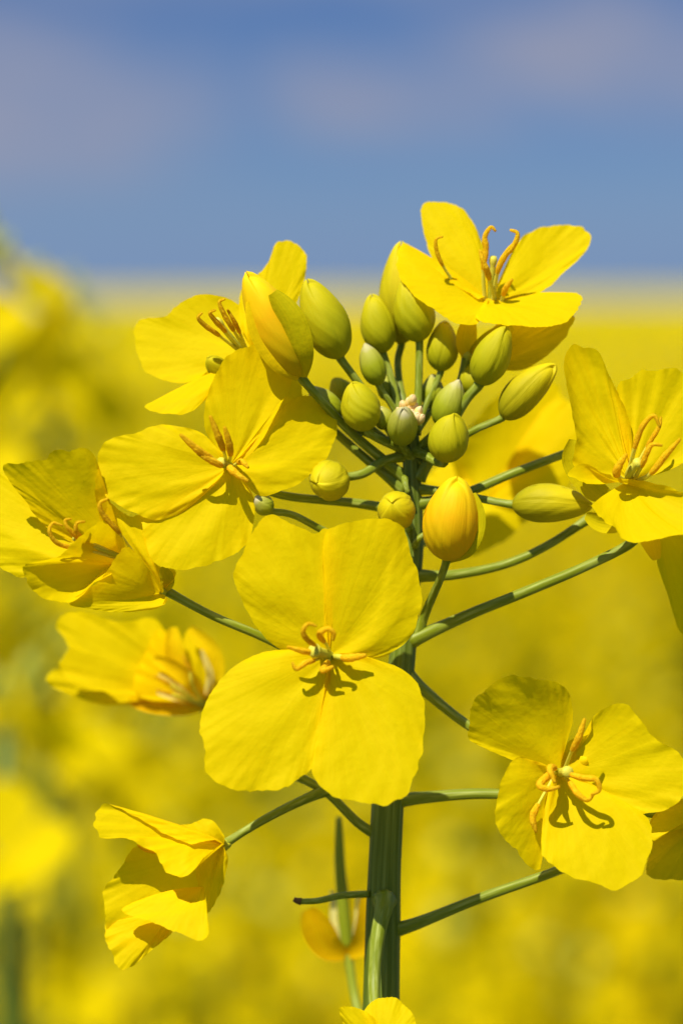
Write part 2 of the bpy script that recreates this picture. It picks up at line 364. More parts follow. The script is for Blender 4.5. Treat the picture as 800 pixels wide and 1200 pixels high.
# ---- buds round the tip of the stem
bud((399, 419, 78), (361, 331, 62), 58, ped=[(468, 520, S), (440, 478, 100), (418, 446, 88)], pr=5.2, seed=1)
bud((449, 413, 125), (436, 347, 115), 44, ped=[(474, 510, S), (464, 465, 118), (456, 435, 125)], seed=2)
bud((491, 400, 112), (478, 325, 104), 51, ped=[(486, 505, S), (490, 465, 112), (491, 430, 113)], pr=4.8, seed=3)
bud((444, 451, 96), (428, 404, 88), 33, BUD_T, ped=[(476, 512, S), (462, 480, 105)], pr=4, seed=4)
bud((516, 435, 120), (521, 378, 118), 40, ped=[(487, 508, S), (496, 482, 116), (508, 455, 120)], pr=4.2, seed=5)
bud((561, 450, 70), (592, 385, 52), 47, ped=[(490, 560, S), (520, 512, 96), (545, 470, 78)], pr=6.2, seed=6)
bud((588, 489, 78), (648, 430, 66), 45, BUD_Y, ped=[(490, 530, S), (535, 515, 96), (560, 502, 84)], pr=4.6, seed=7, bend=3)
bud((431, 504, 70), (413, 450, 56), 49, ped=[(478, 528, S), (462, 522, 92), (444, 514, 80)], pr=5.5, seed=8, tipsharp=.6)
bud((398, 492, 92), (364, 455, 84), 36, BUD_T, ped=[(474, 528, S), (440, 512, 104), (415, 502, 98)], pr=4.5, seed=9)
bud((471, 519, 84), (472, 479, 40), 36, BUD_T, ped=[(480, 534, 104), (475, 528, 92)], pr=5, seed=10, tipsharp=.4)
bud((515, 500, 92), (537, 447, 78), 40, BUD_T, ped=[(486, 530, S), (500, 516, 102)], pr=5, seed=12)
bud((520, 540, 58), (531, 487, 34), 51, ped=[(483, 528, S), (498, 534, 88), (510, 541, 70)], pr=5.5, seed=13, tipsharp=.5)
bud((398, 560, 66), (372, 566, 26), 50, BUD_Y, ped=[(480, 533, S), (450, 540, 96), (425, 555, 82)], pr=5.6, seed=14, tipsharp=.5)
bud((469, 606, 52), (459, 590, 4), 47, BUD_Y, ped=[(480, 620, S), (478, 614, 80)], pr=5.2, seed=15, tipsharp=.4)
bud((600, 591, 86), (690, 592, 70), 49, BUD_Y, ped=[(486, 573, S), (525, 577, 104), (565, 585, 94)], pr=5, seed=16, bend=2, rot=.5)
bud((470, 402, 150), (470, 288, 138), 58, mat=BUD_Y, ped=[(484, 510, S), (470, 460, 140), (466, 425, 150)], pr=4.6, seed=17, tipsharp=1.3, label='yellow petal bud almost open behind the green buds')
bud((505, 478, 128), (508, 440, 132), 30, BUD_T, ped=[(484, 512, S), (494, 498, 120)], pr=3.8, seed=70)
bud((458, 470, 132), (450, 436, 138), 28, BUD_T, ped=[(477, 512, S), (468, 492, 124)], pr=3.8, seed=71)
bud((410, 478, 140), (392, 444, 146), 34, BUD, ped=[(472, 530, S), (440, 505, 130)], pr=4, seed=72)
bud((548, 462, 120), (560, 424, 122), 32, BUD, ped=[(490, 530, S), (520, 498, 118)], pr=4, seed=73)
bud((455, 502, 96), (444, 478, 84), 26, BUD_T, ped=[(478, 526, S), (466, 516, 102)], pr=3.6, seed=74)
bud((262, 438, 96), (244, 420, 70), 26, BUD, ped=[(300, 470, 110), (278, 452, 104)], pr=4, seed=18)
bud((316, 598, 40), (300, 584, 20), 26, BUD_T, ped=[(480, 640, S), (400, 630, 90), (345, 604, 60)], pr=4.5, seed=19)

# tiny pink-tipped buds at the very tip of the stem
rt = random.Random(4)
for k_, (x, y) in enumerate([(470, 472), (479, 468), (487, 474), (474, 480), (484, 465), (493, 479), (480, 476), (465, 481), (490, 486), (496, 488), (462, 487), (483, 483)]):
    dd = 84-rt.uniform(0, 14)
    bud((480+(x-480)*.5, y+9, dd+8), (x, y-2, dd-4), 12+rt.uniform(-2, 2), TINY, seed=30+k_, tipsharp=.2, name='bud', groove=.03)

# ---- big orange bud, upper left, sepals parting
b = bud((353, 441, 34), (291, 324, 6), 62, BUD_O, groove=.02, ped=[(474, 560, S), (410, 505, 84), (370, 462, 48)], pr=5.6, seed=40, rot=.9, tipsharp=.9, label='large orange yellow bud about to open beside the upper left flower')
blade(b, [(350, 443, 24), (326, 424, 8), (305, 388, 0), (293, 352, -4)], 26, SEPAL_Y, cup=-.5, face=(.5, -.2, -1))
blade(b, [(354, 442, 26), (352, 412, -2), (340, 374, -14), (319, 343, -16)], 36, SEPAL, cup=-.35, face=(-.3, 0, -1))
# ---- orange bud beside the stem
b = bud((523, 656, 22), (535, 563, -4), 70, BUD_O, groove=.02, ped=[(490, 742, S), (500, 715, 96), (516, 678, 50)], pr=5, seed=41, rot=.2, tipsharp=.7, label='fat orange bud just opening beside the stem')
blade(b, [(526, 657, 20), (548, 642, 4), (558, 610, 0), (553, 578, 0)], 22, SEPAL, cup=-.5, face=(-.6, 0, -1))

# ---- flower 1: top right, against the sky
f = flower((548, 416, 120), 8, label='open flower standing highest against the blue sky')
pedicel(f, [(486, 545, S), (520, 500, 150), (538, 455, 134), (548, 418, 120)], 6.4, 6)
B1 = (572, 352, 116)
petal(f, B1, [(556, 348), (528, 328), (506, 304), (497, 276), (494, 246), (500, 237), (518, 235), (540, 244), (556, 264), (566, 288), (571, 318), (573, 340)], (0, -.35), 6, 1.5, seed=1, d0=120)
petal(f, B1, [(580, 340), (590, 316), (604, 288), (620, 272), (644, 265), (684, 266), (692, 278), (684, 296), (660, 320), (640, 338), (616, 349), (592, 354)], (.05, -.55), -5, 1.5, seed=2, d0=116)
petal(f, B1, [(560, 350), (528, 331), (500, 309), (478, 286), (466, 300), (468, 324), (486, 346), (508, 364), (528, 376), (544, 381), (560, 378), (566, 362)], (.3, -1.0), 5, 1.5, seed=3, d0=100)
petal(f, B1, [(562, 354), (596, 353), (636, 348), (674, 343), (681, 352), (672, 368), (652, 380), (628, 383), (596, 381), (570, 379), (556, 372)], (-.1, -2.0), 4, 1.5, seed=4, d0=108)
petal(f, (560, 425, 126), [(566, 395), (590, 375), (628, 372), (656, 372), (671, 369), (664, 392), (644, 414), (616, 432), (596, 434), (575, 430)], (.1, .3), 10, 1, SEPAL_Y, seed=5, d0=114, name='petal')
blade(f, [(548, 420, 120), (546, 402, 106), (548, 385, 100), (552, 372, 98)], 26, SEPAL_Y, cup=.5)
blade(f, [(550, 420, 120), (568, 405, 100), (585, 392, 88), (600, 382, 84)], 26, SEPAL, cup=.5)
stamen(f, [(528, 326, 100), (517, 308, 90), (511, 292, 86), (511, 280, 84), (519, 277, 84)], .35, 2, 3)
stamen(f, [(568, 352, 110), (566, 318, 98), (569, 292, 94), (568, 277, 92), (575, 266, 90), (581, 271, 90)], .42, 2.6, 4.6)
stamen(f, [(577, 352, 110), (583, 318, 92), (591, 300, 86), (603, 285, 82), (606, 273, 80), (597, 269, 80)], .4, 2.8, 4.8)
stamen(f, [(580, 352, 110), (572, 322, 86), (566, 306, 80), (562, 292, 80)], .5, 2.4, 4.6)
stamen(f, [(588, 352, 106), (592, 338, 94), (600, 327, 88)], .3, 2.6, 4.4)
pistil(f, [(574, 352, 112), (576, 325, 100), (578, 300, 94)], 4)

# ---- flower 2: top left behind
f = flower((300, 436, 112), 8)
pedicel(f, [(474, 575, S), (420, 530, 112), (350, 470, 116), (300, 438, 112)], 5.2, 5)
B2 = (292, 412, 104)
petal(f, B2, [(303, 405), (294, 376), (277, 354), (256, 346), (230, 346), (207, 357), (196, 369), (177, 372), (162, 376), (158, 391), (161, 414), (168, 432), (189, 444), (211, 449), (232, 444), (249, 431), (270, 420)], (-.15, -.35), -6, 1.5, seed=11)
petal(f, (296, 415, 108), [(282, 385), (281, 345), (295, 325), (307, 316), (316, 302), (322, 286), (330, 281), (346, 284), (357, 296), (359, 316), (353, 340), (340, 370), (318, 405)], (.1, -.25), 5, 2, seed=12)
petal(f, (290, 420, 100), [(262, 430), (247, 438), (226, 451), (204, 462), (172, 474), (181, 481), (207, 486), (230, 478), (243, 461), (270, 436)], (0, -1.1), 3, 1.5, seed=13)
petal(f, (300, 430, 104), [(320, 425), (350, 440), (352, 478), (325, 490), (300, 470)], (0, -.5), 3, 1.5, seed=14)
stamen(f, [(286, 416, 96), (258, 394, 70), (240, 381, 58), (232, 372, 52), (237, 366, 52)], .55, 2.2, 3.8)
stamen(f, [(287, 414, 96), (262, 386, 66), (250, 373, 56), (246, 366, 52), (253, 363, 52)], .55, 2.2, 3.8)
stamen(f, [(289, 412, 96), (273, 386, 62), (263, 369, 54), (257, 354, 50), (264, 350, 50)], .55, 2.2, 3.8)
stamen(f, [(290, 412, 96), (280, 388, 70), (272, 372, 60), (266, 362, 58)], .55, 2.2, 3.4)
pistil(f, [(288, 416, 98), (268, 392, 72), (253, 374, 58)], 4)

# ---- flower 3: middle left, facing the viewer
f = flower((270, 548, 42), 10, label='flat open flower on the left with stubby orange anthers')
pedicel(f, [(476, 600, S), (420, 590, 110), (330, 580, 92), (285, 560, 78), (272, 550, 52)], 5.2, 5)
calyx(f, (272, 550, 74), (-.15, -.1, -1), 30, 24, 18)
B3 = (270, 545, 28)
petal(f, B3, [(256, 530), (240, 502), (241, 470), (252, 440), (267, 417), (290, 404), (316, 402), (335, 412), (342, 429), (341, 451), (331, 470), (320, 492), (305, 519), (288, 538)], (.05, -.05), -6, 2.2, seed=21)
petal(f, B3, [(288, 530), (316, 496), (334, 474), (354, 464), (372, 466), (389, 481), (395, 496), (391, 519), (375, 545), (350, 566), (325, 578), (302, 580), (286, 564)], (.25, -.30), 6, 2.2, seed=22, d0=20)
petal(f, B3, [(256, 527), (237, 508), (210, 500), (180, 498), (155, 508), (131, 513), (115, 530), (112, 551), (120, 571), (135, 588), (157, 601), (180, 609), (215, 600), (250, 570)], (.08, -.12), 6, 2.6, seed=23)
petal(f, B3, [(240, 568), (200, 588), (168, 604), (166, 626), (174, 645), (188, 664), (225, 666), (262, 655), (285, 641), (296, 619), (298, 589), (290, 568), (278, 556)], (.02, -.26), 2, 2.2, seed=24, d0=36)
stamen(f, [(266, 542, 26), (262, 528, -2), (256, 512, -14), (246, 487, -20)], .5, 2.4, 5.2)
stamen(f, [(264, 544, 26), (250, 538, 0), (233, 528, -10), (211, 509, -16)], .5, 2.4, 5.4)
stamen(f, [(269, 542, 26), (270, 532, 0), (268, 518, -10), (263, 500, -16)], .5, 2.4, 5.2)
stamen(f, [(265, 548, 26), (258, 545, 0), (248, 540, -6), (231, 531, -10)], .5, 2.4, 5)
stamen(f, [(272, 548, 26), (270, 549, -4), (278, 556, -10), (291, 564, -12)], .4, 2.6, 5.4)
stamen(f, [(275, 545, 26), (283, 541, 6), (291, 548, 0)], .4, 2.2, 4.6)
pistil(f, [(270, 546, 30), (264, 544, 8), (258, 541, -10)], 5)

# ---- flower 4: far left, cup seen from the side
f = flower((190, 692, 40), 8, label='half closed cup shaped flower at the left edge')
pedicel(f, [(472, 830, S), (400, 795, 96), (315, 750, 70), (250, 722, 52), (194, 692, 40)], 5.4, 5)
B4 = (150, 662, 34)
petal(f, B4, [(120, 618), (112, 580), (114, 545), (105, 527), (84, 526), (64, 529), (50, 537), (28, 540), (7, 544), (9, 559), (22, 577), (41, 604), (60, 622), (100, 645)], (-.10, .42), -8, 2.5, seed=31, d0=44)
petal(f, B4, [(90, 622), (49, 607), (30, 585), (9, 560), (-8, 556), (-25, 590), (-22, 640), (0, 664), (26, 677), (50, 668), (90, 665)], (-.08, -.22), 8, 2.5, seed=32, d0=40)
petal(f, B4, [(147, 640), (138, 615), (128, 609), (109, 615), (92, 631), (71, 651), (56, 655), (26, 664), (30, 682), (52, 700), (83, 706), (109, 686), (130, 672)], (.25, .25), -10, 1.6, seed=33, d0=-6)
petal(f, (188, 695, 36), [(184, 680), (150, 641), (128, 664), (112, 684), (82, 707), (110, 714), (142, 717), (184, 714), (194, 700)], (.2, .3), 10, 1.2, seed=34, d0=12)
petal(f, (192, 690, 38), [(186, 684), (161, 656), (146, 630), (128, 611), (116, 586), (128, 588), (150, 604), (165, 604), (168, 630), (184, 662), (205, 668), (204, 680)], (-.2, .0), 6, 1.4, seed=35, d0=20)
blade(f, [(192, 692, 36), (196, 680, 20), (190, 664, 12)], 18, SEPAL, cup=.4)
stamen(f, [(140, 655, 30), (100, 644, 8), (70, 638, -8), (58, 624, -14), (62, 613, -14), (74, 616, -14)], .5, 2, 3.4)
stamen(f, [(140, 652, 30), (100, 636, 4), (82, 622, -8), (76, 610, -10), (84, 608, -10)], .55, 2, 3.2)
stamen(f, [(142, 652, 30), (104, 634, 4), (90, 624, -8), (90, 613, -12), (100, 611, -12)], .55, 2, 3.6)
stamen(f, [(158, 650, 26), (140, 625, -4), (121, 603, -14), (117, 590, -18), (127, 584, -18)], .5, 2, 4)
pistil(f, [(148, 655, 30), (110, 640, 6), (86, 630, -6)], 3.6)

# ---- flower 5: lower left, drooping, a little behind
f = flower((238, 828, 350), 8, label='drooping flower half hidden behind the central flower')
pedicel(f, [(462, 870, S), (380, 835, 310), (290, 826, 340), (240, 828, 350)], 5, 5)
B5 = (232, 818, 342)
petal(f, B5, [(215, 775), (196, 745), (180, 724), (150, 730), (124, 726), (94, 719), (68, 731), (79, 757), (71, 780), (90, 806), (120, 811), (142, 824), (165, 812), (200, 815)], (.12, -.25), 10, 3, seed=51, d0=310)
petal(f, B5, [(150, 815), (100, 808), (71, 784), (52, 799), (75, 812), (120, 826), (180, 828)], (0, 0), 4, 3, seed=52, d0=338)
blade(f, [(236, 828, 346), (216, 800, 320), (205, 765, 310), (203, 735, 310)], 26, SEPAL_Y, cup=.5)
blade(f, [(238, 828, 346), (252, 800, 320), (248, 765, 310), (222, 736, 310)], 24, SEPAL_Y, cup=.5)
blade(f, [(238, 826, 344), (224, 800, 310), (200, 782, 298), (180, 772, 294)], 22, SEPAL_Y, cup=.5)
blade(f, [(240, 828, 344), (215, 830, 316), (180, 828, 306), (154, 824, 306)], 20, PETAL_OLD, cup=.5)
stamen(f, [(236, 826, 336), (215, 812, 300), (195, 800, 290), (180, 792, 288)], .8, 2.6, 3)
stamen(f, [(236, 826, 336), (214, 818, 298), (196, 812, 290), (182, 808, 288)], .8, 2.6, 3)
stamen(f, [(238, 824, 336), (226, 804, 302), (222, 786, 294), (214, 768, 290)], .8, 2.6, 3)

blade(f, [(232, 824, 338), (208, 806, 300), (186, 790, 290)], 9, WHITE, cup=.5)
blade(f, [(232, 828, 338), (206, 818, 300), (184, 812, 290)], 9, WHITE, cup=.5)
blade(f, [(240, 820, 338), (246, 792, 300), (236, 762, 290)], 9, WHITE, cup=.5)
petal(f, (238, 820, 336), [(222, 790), (212, 760), (200, 742), (184, 740), (172, 760), (160, 790), (158, 812), (180, 822), (210, 822)], (.1, -.25), 8, 3, seed=53, d0=300)
petal(f, (240, 822, 340), [(250, 800), (262, 778), (252, 752), (236, 738), (218, 740), (212, 765), (220, 800)], (-.1, -.15), 8, 2, seed=54, d0=320)

# ---- flower 6: the big one in the centre
f = flower((386, 772, -2), 11, label='largest open flower in the centre facing the viewer')
pedicel(f, [(466, 830, S), (430, 812, 92), (396, 784, 62), (386, 773, 30)], 6, 5.6)
calyx(f, (386, 772, 46), (0, -.1, -1), 34, 26, 20)
B6 = (386, 768, -14)
petal(f, B6, [(350, 768), (325, 759), (303, 739), (289, 713), (276, 684), (274, 662), (287, 641), (300, 615), (318, 603), (340, 612), (365, 623), (384, 618), (394, 644), (390, 699), (380, 750)], (.05, .03), 5, 2.2, seed=61, d0=-8)
petal(f, B6, [(378, 746), (380, 699), (378, 644), (387, 621), (408, 612), (437, 604), (459, 610), (474, 623), (481, 648), (488, 670), (494, 702), (486, 735), (470, 757), (445, 771), (410, 772)], (.04, .03), 5, 2.2, seed=62, d0=-17)
petal(f, B6, [(362, 764), (329, 761), (300, 767), (274, 781), (253, 803), (238, 829), (234, 858), (238, 880), (242, 902), (260, 920), (289, 927), (329, 924), (354, 909), (368, 894), (384, 844), (386, 790)], (.06, -.30), 7, 2.4, seed=63)
petal(f, B6, [(386, 789), (376, 844), (365, 895), (372, 916), (394, 933), (423, 942), (452, 945), (474, 934), (485, 916), (492, 891), (497, 858), (497, 826), (488, 800), (467, 782), (438, 773), (409, 772)], (.05, -.34), 7, 2.4, seed=64, d0=-20)
stamen(f, [(380, 766, -14), (370, 757, -44), (360, 750, -58), (355, 740, -64), (361, 731, -66), (371, 734, -66)], .5, 2.2, 4)
stamen(f, [(386, 764, -14), (382, 755, -40), (374, 744, -56), (383, 737, -60), (391, 742, -60), (390, 751, -58)], .5, 2.2, 4.4)
stamen(f, [(378, 768, -14), (366, 765, -36), (354, 763, -44), (336, 758, -46)], .45, 2.2, 4.6)
stamen(f, [(380, 770, -14), (368, 774, -36), (358, 777, -44), (347, 784, -46), (342, 776, -46)], .5, 2.2, 4.2)
stamen(f, [(386, 772, -14), (383, 778, -36), (378, 786, -44), (391, 781, -46)], .4, 2.4, 5)
stamen(f, [(392, 770, -14), (402, 771, -30), (411, 771, -36), (429, 768, -38)], .45, 2.4, 6)
pistil(f, [(388, 770, -10), (378, 766, -34), (366, 762, -54)], 7)
pistil(f, [(388, 770, -10), (396, 770, -30), (406, 772, -38)], 4)

# ---- flower 7: right edge
f = flower((742, 606, 46), 9, label='ruffled flower at the right edge with shaded petals below')
pedicel(f, [(480, 752, S), (510, 738, 104), (560, 716, 90), (620, 692, 76), (690, 662, 60), (742, 634, 52), (744, 610, 48)], 6.2, 6)
pedicel(f, [(486, 675, S), (530, 674, 112), (590, 662, 116), (640, 640, 120), (690, 608, 124)], 5.4, 5.2)
pedicel(f, [(486, 592, S), (545, 578, 112), (600, 555, 116), (672, 528, 124), (700, 518, 128)], 5.4, 5.2)
B7 = (738, 562, 24)
petal(f, B7, [(690, 552), (671, 545), (674, 510), (668, 480, -2), (664, 455, 2), (661, 428, -3), (664, 411, 3), (673, 406, -1), (684, 410, 4), (698, 411, -2), (706, 422, 1), (712, 438, -1), (722, 458), (737, 494), (742, 540)], (.02, -.10), -8, 4, seed=71, curl=5, jag=.016)
petal(f, B7, [(735, 535), (726, 498), (722, 460), (728, 446, -2), (741, 442, 2), (752, 433, -1), (768, 434, 3), (784, 429, -1), (802, 436, 2), (820, 438), (838, 470), (828, 520), (790, 548), (755, 560)], (-.05, -.12), -6, 3.5, seed=72, jag=.016)
petal(f, B7, [(715, 562), (690, 566), (670, 556), (683, 543), (715, 556), (761, 566), (787, 575), (825, 590), (846, 625), (825, 640), (800, 627), (770, 632), (735, 636), (715, 617), (696, 591)][1:] , (.02, -.55), 9, 4, seed=73, d0=-4)
petal(f, (770, 600, 30), [(768, 640), (771, 666), (780, 692), (790, 724), (800, 742), (826, 730), (842, 690), (840, 640), (810, 610)], (-.1, .4), 5, 2, seed=74, d0=30)
blade(f, [(740, 608, 42), (716, 590, 50), (690, 568, 48), (670, 540, 44), (672, 515, 40)], 30, SEPAL, cup=.4)
blade(f, [(738, 610, 40), (718, 614, 26), (702, 612, 20), (686, 604, 18)], 24, SEPAL, cup=.5)
blade(f, [(744, 608, 44), (756, 624, 26), (764, 640, 20), (769, 656, 18)], 24, SEPAL_Y, cup=.5)
stamen(f, [(735, 560, 16), (742, 530, -6), (748, 510, -12), (755, 496, -16), (766, 487, -18), (773, 501, -18)], .45, 3, 4.2)
stamen(f, [(730, 562, 14), (722, 555, -6), (726, 544, -12), (734, 532, -14)], .4, 2.6, 6)
stamen(f, [(742, 562, 14), (752, 545, -8), (758, 530, -14), (764, 521, -16), (776, 522, -16)], .45, 2.8, 4.2)
stamen(f, [(746, 564, 14), (762, 555, -6), (780, 533, -14), (797, 514, -18)], .4, 3.2, 5)
stamen(f, [(740, 556, 16), (760, 520, 4), (772, 500, 0), (774, 488, 0)], .5, 2.4, 3.6)
pistil(f, [(736, 564, 16), (738, 552, -6), (750, 540, -16)], 5.5)

# ---- flower 8: lower right
f = flower((664, 900, 52), 9, label='open flower at the lower right casting stamen shadows on its lowest petal')
pedicel(f, [(478, 792, S), (500, 812, 108), (545, 848, 98), (600, 880, 84), (664, 902, 54)], 5.6, 5.4)
calyx(f, (664, 902, 60), (-.2, .05, -1), 34, 26, 20)
B8 = (656, 905, 26)
petal(f, B8, [(632, 908), (612, 896), (588, 886), (566, 876), (548, 864), (552, 834), (564, 810), (588, 794), (620, 793), (648, 801), (666, 814), (671, 842), (664, 868), (658, 890)], (.0, .36), -9, 3, seed=81)
petal(f, B8, [(655, 885), (668, 868), (690, 860), (696, 838), (728, 824), (752, 846), (768, 866), (798, 888), (804, 920), (792, 942), (768, 952), (736, 956), (708, 945), (680, 925)], (-.15, -.10), -8, 2.6, seed=82)
petal(f, B8, [(645, 918), (638, 942), (634, 994), (640, 1010), (660, 1026), (692, 1034), (720, 1040), (744, 1030), (760, 1010), (764, 986), (759, 960), (735, 942), (690, 922)], (.05, -.50), 5, 1.6, seed=83, d0=18)
petal(f, (646, 902, 24), [(622, 896), (606, 888), (590, 908), (582, 938), (582, 970), (600, 994), (616, 1012), (632, 1019), (636, 990), (634, 960), (642, 925)], (.55, -.05), 8, 2, seed=84, d0=12)
stamen(f, [(652, 905, 20), (644, 908, -14), (632, 920, -26), (642, 925, -28), (656, 922, -28)], .4, 2.4, 5.6)
stamen(f, [(654, 903, 20), (648, 900, -14), (644, 902, -26), (650, 918, -30)], .45, 2.4, 5.4)
stamen(f, [(660, 905, 20), (668, 908, -12), (684, 912, -24), (698, 914, -28), (702, 926, -28), (692, 932, -28)], .45, 2.6, 4.6)
stamen(f, [(660, 908, 20), (668, 918, -12), (676, 930, -22), (688, 938, -24), (696, 930, -24)], .5, 2.4, 4.4)
stamen(f, [(662, 900, 20), (670, 880, -2), (678, 864, -10), (685, 842, -12)], .5, 2.4, 5)
stamen(f, [(648, 912, 18), (632, 940, -4), (624, 958, -8), (628, 976, -8)], .6, 2, 5)
pistil(f, [(656, 906, 20), (660, 905, -10), (666, 905, -30)], 6)

# ---- flower 9: bottom left, withering
f = flower((264, 990, 56), 7, label='crumpled flower folding shut at the lower left')
pedicel(f, [(452, 985, S), (420, 965, 108), (384, 930, 96), (350, 910, 92)], 5.6, 5.2)
pedicel(f, [(384, 925, 94), (350, 940, 86), (320, 955, 74), (290, 972, 64), (262, 990, 54)], 5.4, 5)
B9 = (262, 991, 48)
petal(f, B9, [(240, 1000), (200, 1000), (160, 992), (143, 1016), (121, 1046), (127, 1080), (125, 1100), (140, 1110), (180, 1108), (205, 1090), (232, 1050), (245, 1020)], (.1, -.1), -8, 3, seed=91, d0=56)
petal(f, B9, [(238, 1006), (219, 1027), (196, 1022), (180, 998), (148, 983), (117, 981), (109, 966), (114, 947), (127, 944), (159, 958), (190, 975), (225, 990)], (.12, -.5), 10, 2, seed=92, d0=10)
petal(f, B9, [(262, 978), (250, 963), (238, 960), (222, 966), (196, 968), (180, 973), (201, 984), (236, 1000)], (.1, -.3), 6, 1.5, seed=93, d0=36)
petal(f, B9, [(264, 996), (267, 1012), (259, 1043), (241, 1073), (235, 1048), (230, 1018), (240, 1000)], (-.2, .1), 8, 1.5, seed=94, d0=34)
petal(f, (238, 1040, 34), [(231, 1056), (211, 1061), (169, 1055), (143, 1066), (169, 1078), (201, 1091), (241, 1101), (243, 1070)], (-.05, -.7), 6, 1.6, seed=95, d0=20)
petal(f, (200, 1070, 44), [(160, 1080), (138, 1085), (124, 1082), (124, 1100), (128, 1113), (140, 1134), (152, 1134), (176, 1116), (200, 1094)], (.1, -.4), 4, 2, seed=96, d0=50)
stamen(f, [(240, 1000, 40), (200, 1000, 32), (172, 996, 26), (161, 990, 24)], .7, 2, 4)

# ---- flower 10: right edge, seen from behind
f = flower((815, 962, 60), 8)
pedicel(f, [(460, 940, S), (500, 935, 108), (580, 931, 100), (700, 944, 80), (815, 962, 62)], 6, 5.6)
petal(f, (818, 962, 56), [(800, 936), (782, 942), (768, 954), (760, 968), (761, 1000), (758, 1026), (790, 1031), (815, 1028), (840, 1010)], (0, .3), 8, 1.5, SEPAL_Y, seed=101, d0=60)
petal(f, (818, 958, 40), [(815, 940), (792, 944), (772, 954), (760, 970), (764, 986), (785, 975), (805, 970)], (0, -.5), 5, 1, seed=102, d0=36)
# pedicel running right from the stem to the lower flower
g_ = pedicel(f, [(458, 1092, S), (490, 1082, 106), (560, 1054, 92), (650, 1022, 76), (740, 985, 70), (812, 964, 62)], 6, 5.4)

# ---- flower 11: behind on the right, out of focus
f = flower((560, 590, 410), 9, label='blurred flower behind the stem on the right')
pedicel(f, [(482, 640, S), (510, 630, 310), (560, 592, 410)], 5, 5)
petal(f, (560, 588, 402), [(535, 560), (530, 535), (550, 500), (590, 458), (625, 440), (655, 452), (660, 500), (640, 540), (600, 570)], (.1, -.15), -10, 2, seed=111, d0=380)
petal(f, (570, 588, 400), [(590, 560), (620, 520), (640, 475), (665, 470), (684, 500), (678, 540), (650, 590), (610, 600)], (-.3, -.1), 8, 2, seed=112, d0=400)
petal(f, (560, 586, 402), [(545, 585), (530, 600), (535, 630), (548, 652), (578, 640), (612, 616), (640, 585), (610, 575)], (.1, -.3), 8, 2, seed=113, d0=394)
petal(f, (558, 582, 402), [(540, 600), (505, 600), (500, 560), (530, 540), (550, 560)], (0, -.2), 5, 2, seed=114, d0=410)

# ---- flower 12: only its top shows at the bottom edge
f = flower((445, 1238, -10), 8, label='flower cut by the bottom edge below the stem')
pedicel(f, [(450, 1056, 92), (449, 1066, 76), (442, 1100, 62), (438, 1150, 44), (440, 1200, 10), (445, 1236, -8)], 9, 6)
petal(f, (446, 1240, -12), [(420, 1230), (404, 1205), (399, 1180), (426, 1185), (446, 1200)], (0, .1), 4, 1.5, seed=121, d0=-6)
petal(f, (446, 1240, -14), [(430, 1220), (424, 1190), (442, 1171), (468, 1173), (485, 1194), (488, 1220), (470, 1240)], (0, -.5), 8, 1.5, seed=122, d0=-30)
petal(f, (446, 1240, -14), [(420, 1240), (390, 1260), (400, 1300), (450, 1310), (460, 1260)], (0, -.5), 4, 1.5, seed=123)

# ---- young pod behind the stem with its last orange sepals
V, F, UV = tube_geo([(407, 1112, 330), (402, 1060, 326), (398, 1010, 322), (397, 958, 318)], 6, n=24, k=10, rf=lambda t: 7.5*(1-.55*t**3))
pod = mesh_obj('seed_pod', V, F, POD, root, UV); pod['label'] = 'young seed pod behind the stem with orange withering sepals'
pedicel(pod, [(452, 1290, S), (436, 1230, 240), (418, 1180, 310), (407, 1112, 330)], 6, 5.4, mat=POD)
blade(pod, [(405, 1120, 322), (385, 1110, 312), (372, 1090, 306), (360, 1066, 304)], 40, PETAL_OLD, cup=.4)
blade(pod, [(408, 1120, 322), (426, 1105, 312), (434, 1080, 306), (430, 1048, 304)], 36, PETAL_OLD, cup=.4)
blade(pod, [(405, 1118, 330), (392, 1085, 330), (390, 1050, 336), (386, 1046, 340)], 9, WHITE, cup=.3)
blade(pod, [(408, 1118, 330), (418, 1085, 330), (420, 1050, 336), (423, 1046, 340)], 8, WHITE, cup=.3)

# ---- bare stalk whose flower has dropped, and a withered tip by the right edge
V, F, UV = tube_geo([(432, 1048, 100), (400, 1050, 96), (372, 1056, 92), (350, 1057, 90)], 4.4, 3.4, n=24, k=10)
st = mesh_obj('bare_stalk', V, F, PED, root, UV); st['label'] = 'short bare stalk with a brown tip left of the stem'
V, F, UV = tube_geo([(353, 1057, 90), (348, 1056, 90), (344, 1054, 90)], 4, n=8, k=10, rf=lambda t: 4.6*(1-.4*t))
mesh_obj('tip', V, F, BROWN, st, UV)
# little leafy bracts where stalks leave the stem
for p in ([(474, 560, 96), (475, 568, 86), (478, 578, 84)], [(486, 640, 98), (490, 632, 90), (497, 626, 90)]):
    V, F, UV = tube_geo(p, 5, n=10, k=8, rf=lambda t: 5*(1-.4*t)); mesh_obj('stipule', V, F, PED, root, UV)

